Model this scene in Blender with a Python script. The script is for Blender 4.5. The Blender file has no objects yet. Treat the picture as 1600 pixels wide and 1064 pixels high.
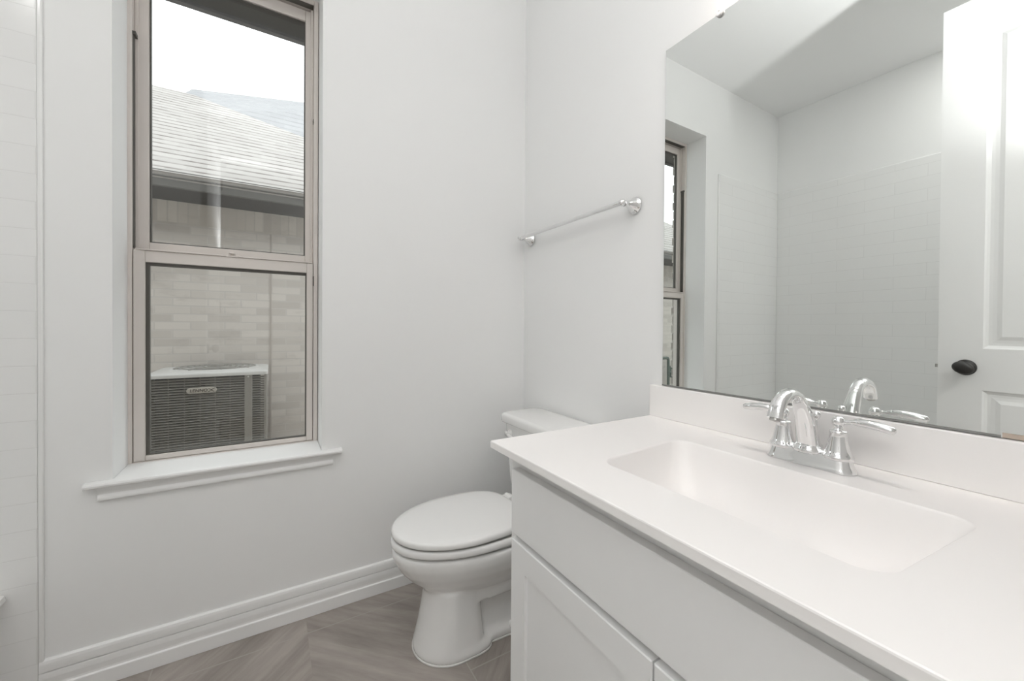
import bpy, bmesh, math, random
from mathutils import Vector, Matrix
random.seed(4)
PI = math.pi
C = bpy.context.scene.collection
SC = bpy.context.scene

# ------------------------------------------------------------------ camera
F_PX, YAW, PITCH, ROLL = 622.69, 0.5431, -0.0091, 0.0075
fwd = Vector((math.sin(YAW)*math.cos(PITCH), math.cos(YAW)*math.cos(PITCH), math.sin(PITCH)))
rgt = Vector((math.cos(YAW), -math.sin(YAW), 0))
upv = rgt.cross(fwd)
r2 = rgt*math.cos(ROLL) + upv*math.sin(ROLL)
u2 = -rgt*math.sin(ROLL) + upv*math.cos(ROLL)
cam = bpy.data.objects.new('camera', bpy.data.cameras.new('camera'))
C.objects.link(cam)
cam.matrix_world = Matrix(((r2.x, u2.x, -fwd.x, -1.0911), (r2.y, u2.y, -fwd.y, -1.693),
                           (r2.z, u2.z, -fwd.z, 1.1063), (0, 0, 0, 1)))
cam.data.sensor_fit = 'HORIZONTAL'
cam.data.sensor_width = 36
cam.data.lens = F_PX/1600*36
cam.data.shift_x = 0
cam.data.shift_y = -15.52/1600
cam.data.clip_start = 0.02
SC.camera = cam

# ------------------------------------------------------------------ sky, exposure, main lights
w = bpy.data.worlds.new('sky'); SC.world = w; w.use_nodes = True
bg = w.node_tree.nodes['Background']
bg.inputs[0].default_value = (0.95, 0.975, 1.0, 1)
bg.inputs[1].default_value = 2.25
SC.view_settings.view_transform = 'Standard'
SC.view_settings.look = 'None'
SC.view_settings.exposure = 0.14
SC.view_settings.gamma = 1
SC.view_settings.use_curve_mapping = False
SC.cycles.max_bounces = 14
SC.cycles.diffuse_bounces = 9
SC.cycles.glossy_bounces = 6
SC.cycles.transparent_max_bounces = 12
SC.cycles.caustics_reflective = False
SC.cycles.caustics_refractive = False
SC.cycles.use_denoising = True

def light(name, kind, loc, energy, color=(1, 1, 1), aim=None, **kw):
    d = bpy.data.lights.new(name, kind); d.energy = energy; d.color = color
    for k, v in kw.items(): setattr(d, k, v)
    o = bpy.data.objects.new(name, d); C.objects.link(o); o.location = loc
    if aim: o.rotation_euler = (Vector(aim)-Vector(loc)).to_track_quat('-Z', 'Y').to_euler()
    return o
# bounce flash behind the camera, in the doorway, thrown up at the ceiling
light('bounce_flash', 'SPOT', (-1.225, -1.88, 1.56), 122, (0.99, 0.992, 1.0), (-1.225, -1.80, 2.84),
      spot_size=math.radians(136), spot_blend=1.0, shadow_soft_size=0.045)
# added hall fill light, out of view, placed to brighten the open door
light('hall_fill', 'AREA', (-0.20, -2.75, 2.8), 24, (1, 0.985, 0.97), (-0.20, -2.75, 0), size=0.4, shape='DISK')

# added fill light over the tub, unseen behind the open door
light('tub_fill', 'AREA', (-2.1, -1.35, 2.835), 5.5, (1, 0.99, 0.97), (-2.1, -1.35, 0), size=0.14, shape='DISK')

# ------------------------------------------------------------------ helpers
def link(name, me, mat=None, parent=None, smooth=False, kind=None):
    o = bpy.data.objects.new(name, me); C.objects.link(o)
    if mat: me.materials.append(mat)
    if parent:
        off = parent.matrix_basis.translation.copy()
        p = parent.parent
        while p: off += p.matrix_basis.translation; p = p.parent
        me.transform(Matrix.Translation(-off)); o.parent = parent
    if smooth:
        for f in me.polygons: f.use_smooth = True
    if kind: o['kind'] = kind
    return o
def obj(name, bm, mat=None, parent=None, smooth=False, bevel=0, seg=2, kind=None, auto=None):
    bmesh.ops.recalc_face_normals(bm, faces=bm.faces)
    me = bpy.data.meshes.new(name); bm.to_mesh(me); bm.free()
    o = link(name, me, mat, parent, smooth or auto is not None, kind)
    if bevel:
        m = o.modifiers.new('bevel', 'BEVEL'); m.width = bevel; m.segments = seg
        m.limit_method = 'ANGLE'; m.angle_limit = math.radians(35)
        for f in me.polygons: f.use_smooth = True
        me.set_sharp_from_angle(angle=math.radians(40))
    if auto is not None: me.set_sharp_from_angle(angle=math.radians(auto))
    return o
def empty(name, loc, label=None, cat=None, group=None, kind=None, parent=None):
    o = bpy.data.objects.new(name, None); C.objects.link(o); o.location = loc
    if label: o['label'] = label
    if cat: o['category'] = cat
    if group: o['group'] = group
    if kind: o['kind'] = kind
    if parent: o.parent = parent
    return o
def tag(o, label, cat): o['label'] = label; o['category'] = cat; return o
def box(bm, x0, x1, y0, y1, z0, z1):
    v = [bm.verts.new(p) for p in ((x0,y0,z0),(x1,y0,z0),(x1,y1,z0),(x0,y1,z0),(x0,y0,z1),(x1,y0,z1),(x1,y1,z1),(x0,y1,z1))]
    for f in ((3,2,1,0),(4,5,6,7),(0,1,5,4),(1,2,6,5),(2,3,7,6),(3,0,4,7)): bm.faces.new([v[i] for i in f])
    return v
def boxes(*bs):
    bm = bmesh.new()
    for b in bs: box(bm, *b)
    return bm
def loft(bm, rings, cap0=True, cap1=True, closed=True):
    R = [[bm.verts.new(p) for p in r] for r in rings]
    n = len(R[0])
    for a, b in zip(R, R[1:]):
        for i in range(n if closed else n-1):
            j = (i+1) % n
            bm.faces.new((a[i], a[j], b[j], b[i]))
    if cap0: bm.faces.new(R[0][::-1])
    if cap1: bm.faces.new(R[-1])
    return R
def lathe(bm, prof, origin, axis='Z', seg=32):
    O = Vector(origin); A = Vector(axis) if not isinstance(axis, str) else {'X': Vector((1,0,0)), 'Y': Vector((0,1,0)), 'Z': Vector((0,0,1))}[axis]
    A = A.normalized(); t = Vector((0,0,1)) if abs(A.z) < .9 else Vector((1,0,0))
    U = A.cross(t).normalized(); W = A.cross(U)
    rings = [[O + A*h + (U*math.cos(2*PI*k/seg) + W*math.sin(2*PI*k/seg))*max(r, 1e-4) for k in range(seg)] for r, h in prof]
    loft(bm, rings)
def sweep(bm, path, radii, side=Vector((0,1,0)), seg=20, exp=1.0):
    """tube along path; radii[i] = (half width along side, half thickness)"""
    path = [Vector(p) for p in path]; rings = []
    for i, p in enumerate(path):
        t = (path[min(i+1, len(path)-1)] - path[max(i-1, 0)]).normalized()
        n = t.cross(side).normalized(); s = n.cross(t).normalized()
        a, b = radii[i] if isinstance(radii, list) else radii
        ring = []
        for k in range(seg):
            c, d = math.cos(2*PI*k/seg), math.sin(2*PI*k/seg)
            c = math.copysign(abs(c)**exp, c); d = math.copysign(abs(d)**exp, d)
            ring.append(p + s*a*c + n*b*d)
        rings.append(ring)
    loft(bm, rings)
def spline(pts, n=8):
    P = [Vector(p) for p in pts]; out = []
    for i in range(len(P)-1):
        a, b, c, d = P[max(i-1, 0)], P[i], P[i+1], P[min(i+2, len(P)-1)]
        for k in range(n):
            t = k/n
            out.append(0.5*((2*b) + (c-a)*t + (2*a-5*b+4*c-d)*t*t + (3*b-a-3*c+d)*t**3))
    out.append(P[-1]); return out
def rrect(x0, x1, y0, y1, r, z, n=8):
    out = []
    for cx, cy, a0 in ((x1-r, y1-r, 0), (x0+r, y1-r, PI/2), (x0+r, y0+r, PI), (x1-r, y0+r, 1.5*PI)):
        for k in range(n+1):
            a = a0 + k*PI/2/n
            out.append(Vector((cx+r*math.cos(a), cy+r*math.sin(a), z)))
    return out
def extrude_profile(bm, prof, axis, a, b):
    """closed 2D profile swept in a straight line: axis 'X' uses (y,z), axis 'Y' uses (x,z)"""
    mk = (lambda q, t: Vector((t, q[0], q[1]))) if axis == 'X' else (lambda q, t: Vector((q[0], t, q[1])))
    loft(bm, [[mk(q, a) for q in prof], [mk(q, b) for q in prof]])
def polyprism(bm, poly, off):
    off = Vector(off)
    loft(bm, [[Vector(p) for p in poly], [Vector(p)+off for p in poly]])

# ------------------------------------------------------------------ materials
def mat(name, col, rough=0.5, metal=0.0, spec=0.5, coat=0.0):
    m = bpy.data.materials.new(name); m.use_nodes = True
    b = m.node_tree.nodes['Principled BSDF']
    b.inputs['Base Color'].default_value = (*col, 1); b.inputs['Roughness'].default_value = rough
    b.inputs['Metallic'].default_value = metal; b.inputs['Specular IOR Level'].default_value = spec
    b.inputs['Coat Weight'].default_value = coat
    return m
def nodes(m): return m.node_tree.nodes, m.node_tree.links, m.node_tree.nodes['Principled BSDF']
def add_noise_bump(m, scale=180, strength=0.06, dist=0.001, vary=0.0):
    N, L, b = nodes(m)
    tc = N.new('ShaderNodeTexCoord'); n = N.new('ShaderNodeTexNoise'); n.inputs['Scale'].default_value = scale
    n.inputs['Detail'].default_value = 3
    bp = N.new('ShaderNodeBump'); bp.inputs['Strength'].default_value = strength; bp.inputs['Distance'].default_value = dist
    L.new(tc.outputs['Object'], n.inputs['Vector']); L.new(n.outputs['Fac'], bp.inputs['Height']); L.new(bp.outputs['Normal'], b.inputs['Normal'])
    if vary:
        col = b.inputs['Base Color'].default_value[:]
        n2 = N.new('ShaderNodeTexNoise'); n2.inputs['Scale'].default_value = 6
        mx = N.new('ShaderNodeMix'); mx.data_type = 'RGBA'
        mx.inputs['A'].default_value = [c*(1-vary) for c in col[:3]]+[1]; mx.inputs['B'].default_value = [min(1, c*(1+vary)) for c in col[:3]]+[1]
        L.new(tc.outputs['Object'], n2.inputs['Vector']); L.new(n2.outputs['Fac'], mx.inputs['Factor']); L.new(mx.outputs['Result'], b.inputs['Base Color'])
    return m
def swizzle(m, a, b_, sa=1, sb=1):
    """object coordinates (a,b) as a flat (x,y) vector"""
    N, L, _ = nodes(m)
    tc = N.new('ShaderNodeTexCoord'); s = N.new('ShaderNodeSeparateXYZ'); c = N.new('ShaderNodeCombineXYZ')
    L.new(tc.outputs['Object'], s.inputs[0])
    for ax, sc, o in ((a, sa, 'X'), (b_, sb, 'Y')):
        q = N.new('ShaderNodeMath'); q.operation = 'MULTIPLY'; q.inputs[1].default_value = sc
        L.new(s.outputs[ax], q.inputs[0]); L.new(q.outputs[0], c.inputs[o])
    return c.outputs[0], tc.outputs['Object']
def brick_mat(name, c1, c2, mortar, bw, rh, ms, axes=('X', 'Z'), scales=(1, 1), offset=0.5, rough=0.85, bump=0.4, stain=0.0, stain_col=(0.1, 0.09, 0.08), smooth=0.1, spec=0.3, bias=0.0):
    m = mat(name, c1, rough, spec=spec); N, L, b = nodes(m)
    v, oc = swizzle(m, axes[0], axes[1], *scales)
    t = N.new('ShaderNodeTexBrick'); t.offset = offset
    t.inputs['Color1'].default_value = (*c1, 1); t.inputs['Color2'].default_value = (*c2, 1); t.inputs['Mortar'].default_value = (*mortar, 1)
    t.inputs['Scale'].default_value = 1; t.inputs['Mortar Size'].default_value = ms; t.inputs['Mortar Smooth'].default_value = smooth
    t.inputs['Bias'].default_value = bias
    t.inputs['Brick Width'].default_value = bw; t.inputs['Row Height'].default_value = rh
    L.new(v, t.inputs['Vector'])
    out = t.outputs['Color']
    if stain:
        n = N.new('ShaderNodeTexNoise'); n.inputs['Scale'].default_value = 2.4; n.inputs['Detail'].default_value = 6; n.inputs['Roughness'].default_value = 0.7
        mp = N.new('ShaderNodeMapping'); mp.inputs['Scale'].default_value = (1, 1, 3.2)
        L.new(oc, mp.inputs['Vector']); L.new(mp.outputs[0], n.inputs['Vector'])
        r = N.new('ShaderNodeMapRange'); r.inputs['From Min'].default_value = 0.54; r.inputs['From Max'].default_value = 0.78; r.inputs['To Max'].default_value = stain
        L.new(n.outputs['Fac'], r.inputs['Value'])
        mx = N.new('ShaderNodeMix'); mx.data_type = 'RGBA'; mx.inputs['B'].default_value = (*stain_col, 1)
        L.new(r.outputs[0], mx.inputs['Factor']); L.new(out, mx.inputs['A']); out = mx.outputs['Result']
    L.new(out, b.inputs['Base Color'])
    bp = N.new('ShaderNodeBump'); bp.invert = True; bp.inputs['Strength'].default_value = bump; bp.inputs['Distance'].default_value = 0.004
    L.new(t.outputs['Fac'], bp.inputs['Height']); L.new(bp.outputs['Normal'], b.inputs['Normal'])
    return m

M = {}
M['wall'] = add_noise_bump(mat('wall_paint', (0.835, 0.838, 0.833), 0.6, spec=0.25), 160, 0.05)
M['ceiling'] = add_noise_bump(mat('ceiling_paint', (0.86, 0.862, 0.86), 0.75, spec=0.2), 120, 0.06)
M['trim'] = add_noise_bump(mat('trim_enamel', (0.85, 0.852, 0.847), 0.32), 60, 0.02)
M['cab'] = add_noise_bump(mat('cabinet_enamel', (0.84, 0.842, 0.838), 0.5), 60, 0.02)
M['counter'] = add_noise_bump(mat('cultured_marble', (0.91, 0.892, 0.878), 0.38, coat=0.1), 40, 0.01, vary=0.01)
M['ceramic'] = add_noise_bump(mat('vitreous_china', (0.83, 0.83, 0.82), 0.09, coat=0.4), 30, 0.01)
M['plastic'] = add_noise_bump(mat('seat_plastic', (0.81, 0.81, 0.80), 0.22), 30, 0.01)
M['chrome'] = add_noise_bump(mat('chrome', (0.82, 0.82, 0.82), 0.05, 1.0), 40, 0.01)
M['mirror'] = mat('mirror_silver', (0.865, 0.885, 0.868), 0.0, 1.0)
M['mirror_edge'] = mat('mirror_channel', (0.30, 0.30, 0.29), 0.35, 0.6)
M['strip'] = add_noise_bump(mat('tan_paper_strip', (0.50, 0.42, 0.35), 0.7), 90, 0.05, vary=0.08)
M['clear'] = mat('clear_plastic', (0.85, 0.84, 0.83), 0.12)
M['vinyl'] = add_noise_bump(mat('tan_vinyl', (0.67, 0.625, 0.59), 0.45), 80, 0.02)
M['gasket'] = add_noise_bump(mat('dark_gasket', (0.09, 0.085, 0.075), 0.6), 80, 0.02)
M['black'] = add_noise_bump(mat('oil_rubbed_black', (0.018, 0.016, 0.015), 0.33), 50, 0.02)
M['steel'] = add_noise_bump(mat('satin_steel', (0.45, 0.44, 0.42), 0.35, 1.0), 50, 0.02)
M['caulk'] = add_noise_bump(mat('white_caulk', (0.78, 0.77, 0.75), 0.6), 90, 0.05)
M['dark'] = add_noise_bump(mat('dark_recess', (0.02, 0.02, 0.02), 0.8), 50, 0.02)
M['ac'] = add_noise_bump(mat('grey_powder_coat', (0.29, 0.275, 0.25), 0.5), 120, 0.03)
M['ac_lid'] = add_noise_bump(mat('pale_powder_coat', (0.62, 0.61, 0.59), 0.4), 120, 0.03)
M['badge'] = add_noise_bump(mat('badge_silver', (0.50, 0.47, 0.42), 0.4, 0.3), 60, 0.02)
M['badge_ink'] = add_noise_bump(mat('badge_ink', (0.10, 0.085, 0.07), 0.5), 60, 0.02)
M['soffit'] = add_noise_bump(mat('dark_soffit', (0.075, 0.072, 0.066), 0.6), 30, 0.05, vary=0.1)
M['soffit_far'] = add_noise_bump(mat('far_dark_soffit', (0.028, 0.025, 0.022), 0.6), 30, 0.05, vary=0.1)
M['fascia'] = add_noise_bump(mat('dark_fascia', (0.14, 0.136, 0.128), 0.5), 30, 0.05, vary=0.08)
M['concrete'] = add_noise_bump(mat('concrete', (0.55, 0.53, 0.50), 0.9), 30, 0.2, vary=0.15)
M['green'] = add_noise_bump(mat('green_meter_paint', (0.09, 0.13, 0.105), 0.5), 40, 0.05)
M['brick'] = brick_mat('washed_brick', (0.70, 0.655, 0.61), (0.54, 0.50, 0.46), (0.62, 0.585, 0.55), 0.235, 0.0672, 0.0055, stain=0.5, stain_col=(0.33, 0.29, 0.26), bias=-0.25)
M['soldier'] = brick_mat('soldier_brick', (0.70, 0.65, 0.59), (0.52, 0.475, 0.43), (0.60, 0.56, 0.51), 0.0672, 0.21, 0.0055, offset=0.0, stain=0.5, stain_col=(0.33, 0.29, 0.26), bias=-0.2)
M['brick_own'] = brick_mat('own_brick', (0.50, 0.47, 0.43), (0.30, 0.275, 0.25), (0.50, 0.47, 0.44), 0.235, 0.0672, 0.008, stain=0.4)
def shingle_mat(name, ca, cb, line, row):
    # courses of shingles: a thin broken shadow line painted under each course, small tone changes from tab to tab
    m = brick_mat(name, ca, cb, ca, 0.24, row, 0.0, axes=('X', 'Y'), scales=(1, 1.22), bump=0.0, spec=0.2)
    N, L, b = nodes(m)
    br = [n for n in N if n.bl_idname == 'ShaderNodeTexBrick'][0]
    src = br.inputs['Vector'].links[0].from_socket
    sp = N.new('ShaderNodeSeparateXYZ'); L.new(src, sp.inputs[0])
    d = N.new('ShaderNodeMath'); d.operation = 'DIVIDE'; d.inputs[1].default_value = row; L.new(sp.outputs['Y'], d.inputs[0])
    f = N.new('ShaderNodeMath'); f.operation = 'FRACT'; L.new(d.outputs[0], f.inputs[0])
    r = N.new('ShaderNodeMapRange'); r.inputs['From Min'].default_value = 0.10; r.inputs['From Max'].default_value = 0.34; r.inputs['To Min'].default_value = 1; r.inputs['To Max'].default_value = 0
    L.new(f.outputs[0], r.inputs['Value'])
    cv = N.new('ShaderNodeCombineXYZ'); sx = N.new('ShaderNodeMath'); sx.operation = 'MULTIPLY'; sx.inputs[1].default_value = 4.5; L.new(sp.outputs['X'], sx.inputs[0])
    fl = N.new('ShaderNodeMath'); fl.operation = 'FLOOR'; L.new(d.outputs[0], fl.inputs[0])
    L.new(sx.outputs[0], cv.inputs[0]); L.new(fl.outputs[0], cv.inputs[1])
    n = N.new('ShaderNodeTexNoise'); n.inputs['Scale'].default_value = 1.3; n.inputs['Detail'].default_value = 2; L.new(cv.outputs[0], n.inputs['Vector'])
    r2_ = N.new('ShaderNodeMapRange'); r2_.inputs['From Min'].default_value = 0.35; r2_.inputs['From Max'].default_value = 0.65; r2_.inputs['To Min'].default_value = 0.35; L.new(n.outputs['Fac'], r2_.inputs['Value'])
    mu = N.new('ShaderNodeMath'); mu.operation = 'MULTIPLY'; L.new(r.outputs[0], mu.inputs[0]); L.new(r2_.outputs[0], mu.inputs[1])
    mx = N.new('ShaderNodeMix'); mx.data_type = 'RGBA'; mx.inputs['B'].default_value = (*line, 1)
    L.new(mu.outputs[0], mx.inputs['Factor']); L.new(br.outputs['Color'], mx.inputs['A']); L.new(mx.outputs['Result'], b.inputs['Base Color'])
    return m
M['shingle'] = shingle_mat('shingles', (0.44, 0.42, 0.40), (0.385, 0.365, 0.347), (0.12, 0.10, 0.092), 0.118)
M['shingle_rear'] = shingle_mat('rear_shingles', (0.33, 0.332, 0.34), (0.30, 0.302, 0.31), (0.24, 0.24, 0.25), 0.14)
def tile_mat(name, axes, shift):
    m = brick_mat(name, (0.83, 0.832, 0.825), (0.82, 0.822, 0.815), (0.765, 0.765, 0.757), 0.3136, 0.0784, 0.0013, axes=axes, rough=0.16, bump=0.3, smooth=0.4, spec=0.5)
    N, L, b = nodes(m)
    br = [n for n in N if n.bl_idname == 'ShaderNodeTexBrick'][0]
    src = br.inputs['Vector'].links[0].from_socket
    ad = N.new('ShaderNodeVectorMath'); ad.operation = 'ADD'; ad.inputs[1].default_value = (shift[0], shift[1], 0)
    L.new(src, ad.inputs[0]); L.new(ad.outputs[0], br.inputs['Vector'])
    return m
M['tile'] = tile_mat('wall_tile', ('X', 'Z'), (1.6705+.3136*8-.0005, -1.1405+.0784*16))
M['tile_side'] = tile_mat('side_wall_tile', ('Y', 'Z'), (0.1, -1.1405+.0784*16))

def glass_mat():
    m = bpy.data.materials.new('window_glass'); m.use_nodes = True
    N, L = m.node_tree.nodes, m.node_tree.links
    N.remove(N['Principled BSDF'])
    t = N.new('ShaderNodeBsdfTransparent'); t.inputs[0].default_value = (0.97, 0.985, 0.975, 1)
    g = N.new('ShaderNodeBsdfGlossy'); g.inputs['Roughness'].default_value = 0.0
    fr = N.new('ShaderNodeFresnel'); fr.inputs['IOR'].default_value = 1.5
    ge = N.new('ShaderNodeNewGeometry'); io = N.new('ShaderNodeMapRange')
    io.inputs['To Min'].default_value = 1.5; io.inputs['To Max'].default_value = 1/1.5
    L.new(ge.outputs['Backfacing'], io.inputs['Value']); L.new(io.outputs[0], fr.inputs['IOR'])
    mx = N.new('ShaderNodeMixShader')
    L.new(fr.outputs[0], mx.inputs[0]); L.new(t.outputs[0], mx.inputs[1]); L.new(g.outputs[0], mx.inputs[2])
    L.new(mx.outputs[0], N['Material Output'].inputs[0])
    return m
M['glass'] = glass_mat()

def floor_mat():
    """wood-look porcelain: columns of planks along Y, printed grain slanting one way and then the other"""
    m = mat('wood_look_tile', (0.3, 0.27, 0.24), 0.42, spec=0.4); N, L, b = nodes(m)
    v, oc = swizzle(m, 'X', 'Y')
    sp = N.new('ShaderNodeSeparateXYZ'); L.new(oc, sp.inputs[0])
    def math_(op, a, bb=None):
        q = N.new('ShaderNodeMath'); q.operation = op
        for i, s in enumerate((a, bb)):
            if s is None: continue
            if isinstance(s, (int, float)): q.inputs[i].default_value = s
            else: L.new(s, q.inputs[i])
        return q.outputs[0]
    W = 0.438
    col = math_('DIVIDE', math_('ADD', sp.outputs['X'], 0.978), W)
    fl = math_('FLOOR', col)
    par = math_('FLOORED_MODULO', fl, 2.0)
    sgn = math_('SUBTRACT', math_('MULTIPLY', par, 2.0), 1.0)
    # slanted coordinate: across the grain
    across = math_('ADD', math_('MULTIPLY', sp.outputs['X'], sgn), math_('MULTIPLY', sp.outputs['Y'], -1.0))
    along = math_('SUBTRACT', math_('MULTIPLY', sp.outputs['X'], sgn), math_('MULTIPLY', sp.outputs['Y'], -1.0))
    cb = N.new('ShaderNodeCombineXYZ')
    L.new(math_('MULTIPLY', across, 15.0), cb.inputs[0]); L.new(math_('MULTIPLY', along, 2.2), cb.inputs[1]); L.new(math_('MULTIPLY', fl, 3.7), cb.inputs[2])
    n = N.new('ShaderNodeTexNoise'); n.inputs['Scale'].default_value = 1.0; n.inputs['Detail'].default_value = 7; n.inputs['Roughness'].default_value = 0.62
    L.new(cb.outputs[0], n.inputs['Vector'])
    pl = math_('FLOOR', math_('DIVIDE', across, 0.11))
    wn = N.new('ShaderNodeTexWhiteNoise'); wn.noise_dimensions = '2D'
    c2 = N.new('ShaderNodeCombineXYZ'); L.new(pl, c2.inputs[0]); L.new(fl, c2.inputs[1]); L.new(c2.outputs[0], wn.inputs['Vector'])
    cr = N.new('ShaderNodeValToRGB')
    cr.color_ramp.elements[0].position = 0.30; cr.color_ramp.elements[0].color = (0.265, 0.236, 0.214, 1)
    cr.color_ramp.elements[1].position = 0.72; cr.color_ramp.elements[1].color = (0.43, 0.39, 0.358, 1)
    f = math_('ADD', n.outputs['Fac'], math_('MULTIPLY', math_('SUBTRACT', wn.outputs['Value'], 0.5), 0.14))
    L.new(f, cr.inputs[0])
    # grout joints every second column, and cross joints
    br = N.new('ShaderNodeTexBrick'); br.offset = 0.5
    mp = N.new('ShaderNodeCombineXYZ')
    L.new(math_('ADD', sp.outputs['Y'], 0.10), mp.inputs[0]); L.new(math_('ADD', sp.outputs['X'], 0.54), mp.inputs[1])
    br.inputs['Scale'].default_value = 1; br.inputs['Brick Width'].default_value = 0.876; br.inputs['Row Height'].default_value = 0.876
    br.inputs['Mortar Size'].default_value = 0.0022; br.inputs['Mortar Smooth'].default_value = 0.2
    L.new(mp.outputs[0], br.inputs['Vector'])
    mx = N.new('ShaderNodeMix'); mx.data_type = 'RGBA'; mx.inputs['B'].default_value = (0.405, 0.375, 0.348, 1)
    L.new(br.outputs['Fac'], mx.inputs['Factor']); L.new(cr.outputs[0], mx.inputs['A'])
    L.new(mx.outputs['Result'], b.inputs['Base Color'])
    bp = N.new('ShaderNodeBump'); bp.inputs['Strength'].default_value = 0.12; bp.inputs['Distance'].default_value = 0.002
    L.new(n.outputs['Fac'], bp.inputs['Height']); L.new(bp.outputs['Normal'], b.inputs['Normal'])
    return m
M['floor'] = floor_mat()

def emit_mat(name, col, s):
    m = mat(name, col, 0.3); _, _, b = nodes(m)
    b.inputs['Emission Color'].default_value = (*col, 1); b.inputs['Emission Strength'].default_value = s
    return m
M['shade'] = emit_mat('lit_frosted_shade', (1.0, 0.94, 0.90), 4.0)

# ------------------------------------------------------------------ room shell
H = 2.84
XL, YF = -2.48, -2.0            # wall on the tub side, wall with the doorway
HALL = -3.7
obj('floor', boxes((XL-.12, .62, HALL-.12, .2, -.12, 0)), M['floor'], kind='structure')
obj('ceiling', boxes((XL-.12, .62, HALL-.12, .2, H, H+.12)), M['ceiling'], kind='structure')
obj('wall_right', boxes((0, .12, YF-.12, 0, 0, H)), M['wall'], kind='structure')
obj('wall_left', boxes((XL-.12, XL, HALL-.12, 0, 0, H)), M['wall'], kind='structure')
OX0, OX1, OZ0, OZ1 = -1.512, -0.924, 0.60, 2.446
obj('wall_back', boxes((XL-.12, OX0, 0, .2, 0, H), (OX1, .62, 0, .2, 0, H), (OX0, OX1, 0, .2, 0, OZ0), (OX0, OX1, 0, .2, OZ1, H)), M['wall'], kind='structure')
DX0, DX1, DZ = -1.49, -0.635, 2.515
obj('wall_front', boxes((XL, DX0, YF-.12, YF, 0, H), (DX1, 0, YF-.12, -1.803, 0, H), (DX0, DX1, YF-.12, YF, DZ, H)), M['wall'], kind='structure')
obj('wall_hall_end', boxes((XL, .62, HALL-.12, HALL, 0, H)), M['wall'], kind='structure')
obj('wall_hall_side', boxes((.5, .62, HALL, 0, 0, H)), M['wall'], kind='structure')

# baseboards
BB = [(0, 0.001), (-.0155, 0.001), (-.0155, .043), (-.0150, .0455), (-.0112, .0485), (-.0105, .054), (-.0112, .062), (-.0120, .072), (-.0116, .080), (-.0108, .0880), (-.0040, .0890), (-.0040, .0910), (-.0108, .0920), (-.0110, .104), (-.0105, .114), (-.0085, .122), (-.0045, .126), (0, .126)]
bm = bmesh.new(); extrude_profile(bm, BB, 'X', -1.666, -.016)
obj('baseboard_back', bm, M['trim'], kind='structure')
bm = bmesh.new(); extrude_profile(bm, BB, 'Y', -.80, 0)
obj('baseboard_right', bm, M['trim'], kind='structure')

# wall tile of the tub recess (8 mm proud, bullnose edge)
TZ = 2.21
obj('trim_1', boxes((XL, -1.668, -.008, 0, 0, TZ)), M['tile'], kind='structure', bevel=.0008)
obj('trim_2', boxes((XL, XL+.008, -1.75, -.008, .36, TZ)), M['tile_side'], kind='structure', bevel=.003)
obj('trim_3', boxes((-1.6684, -1.656, -.0082, 0, 0, TZ)), add_noise_bump(mat('bullnose_glaze', (0.83, 0.832, 0.825), 0.15), 40, 0.01), kind='structure', bevel=.004, seg=3)

# ------------------------------------------------------------------ window
win = empty('window_1', (-1.22, .16, OZ0), kind='structure')
win['label'] = 'tall tan vinyl window with two sliding sashes above a white sill'
V = M['vinyl']
FX0, FX1 = -1.526, -.926
fr_ = boxes((FX0, -1.501, .152, .24, .615, OZ1), (-.942, FX1, .152, .24, .615, OZ1), (-1.501, -.942, .152, .24, .615, .628), (-1.501, -.942, .152, .24, 2.428, OZ1),
            (-1.501, -1.490, .186, .190, 1.36, 2.428), (-.953, -.942, .186, .190, 1.36, 2.428))
obj('window_frame', fr_, V, win, bevel=.002)
def sash(name, x0, x1, gx0, gx1, y0, y1, z0, gz0, gz1, z1, gl=.004):
    bm = boxes((x0, gx0, y0, y1, z0, z1), (gx1, x1, y0, y1, z0, z1), (gx0, gx1, y0, y1, z0, gz0), (gx0, gx1, y0, y1, gz1, z1))
    s = obj(name, bm, V, win, bevel=.0025)
    ym = (y0+y1)/2+.003
    g = .004
    obj('gasket', boxes((gx0, gx0+gl, ym-.010, ym+.006, gz0, gz1), (gx1-g, gx1, ym-.010, ym+.006, gz0, gz1), (gx0+gl, gx1-g, ym-.010, ym+.006, gz0, gz0+g), (gx0+gl, gx1-g, ym-.010, ym+.006, gz1-gl, gz1)), M['gasket'], s)
    obj('pane', boxes((gx0+.001, gx1-.001, ym-.003, ym+.003, gz0+.001, gz1-.001)), M['glass'], s)
    return s
up = sash('upper_sash', -1.499, -.944, -1.464, -.971, .191, .222, 1.352, 1.398, 2.376, 2.421)
lo = sash('lower_sash', -1.499, -.944, -1.4675, -.967, .1535, .184, .629, .6465, 1.3225, 1.364, .010)
# lip along the top of the lower sash, its lock and the two tilt latches
obj('meeting_lip', boxes((-1.488, -1.238, .148, .156, 1.3635, 1.3685), (-1.20, -.95, .148, .156, 1.3635, 1.3685), (-1.238, -1.20, .150, .156, 1.362, 1.367)), V, lo, bevel=.0012)
bm = boxes((-1.245, -1.195, .160, .182, 1.364, 1.372)); lathe(bm, [(0, 0), (.011, 0), (.011, .008), (.006, .012), (0, .012)], (-1.22, .170, 1.371)); box(bm, -1.228, -1.212, .150, .172, 1.376, 1.382)
obj('sash_lock', bm, V, lo, bevel=.001)
for x in (-1.470, -.972):
    obj('tilt_latch', boxes((x-.026, x+.026, .158, .178, 1.364, 1.369)), V, lo, bevel=.001)
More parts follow.
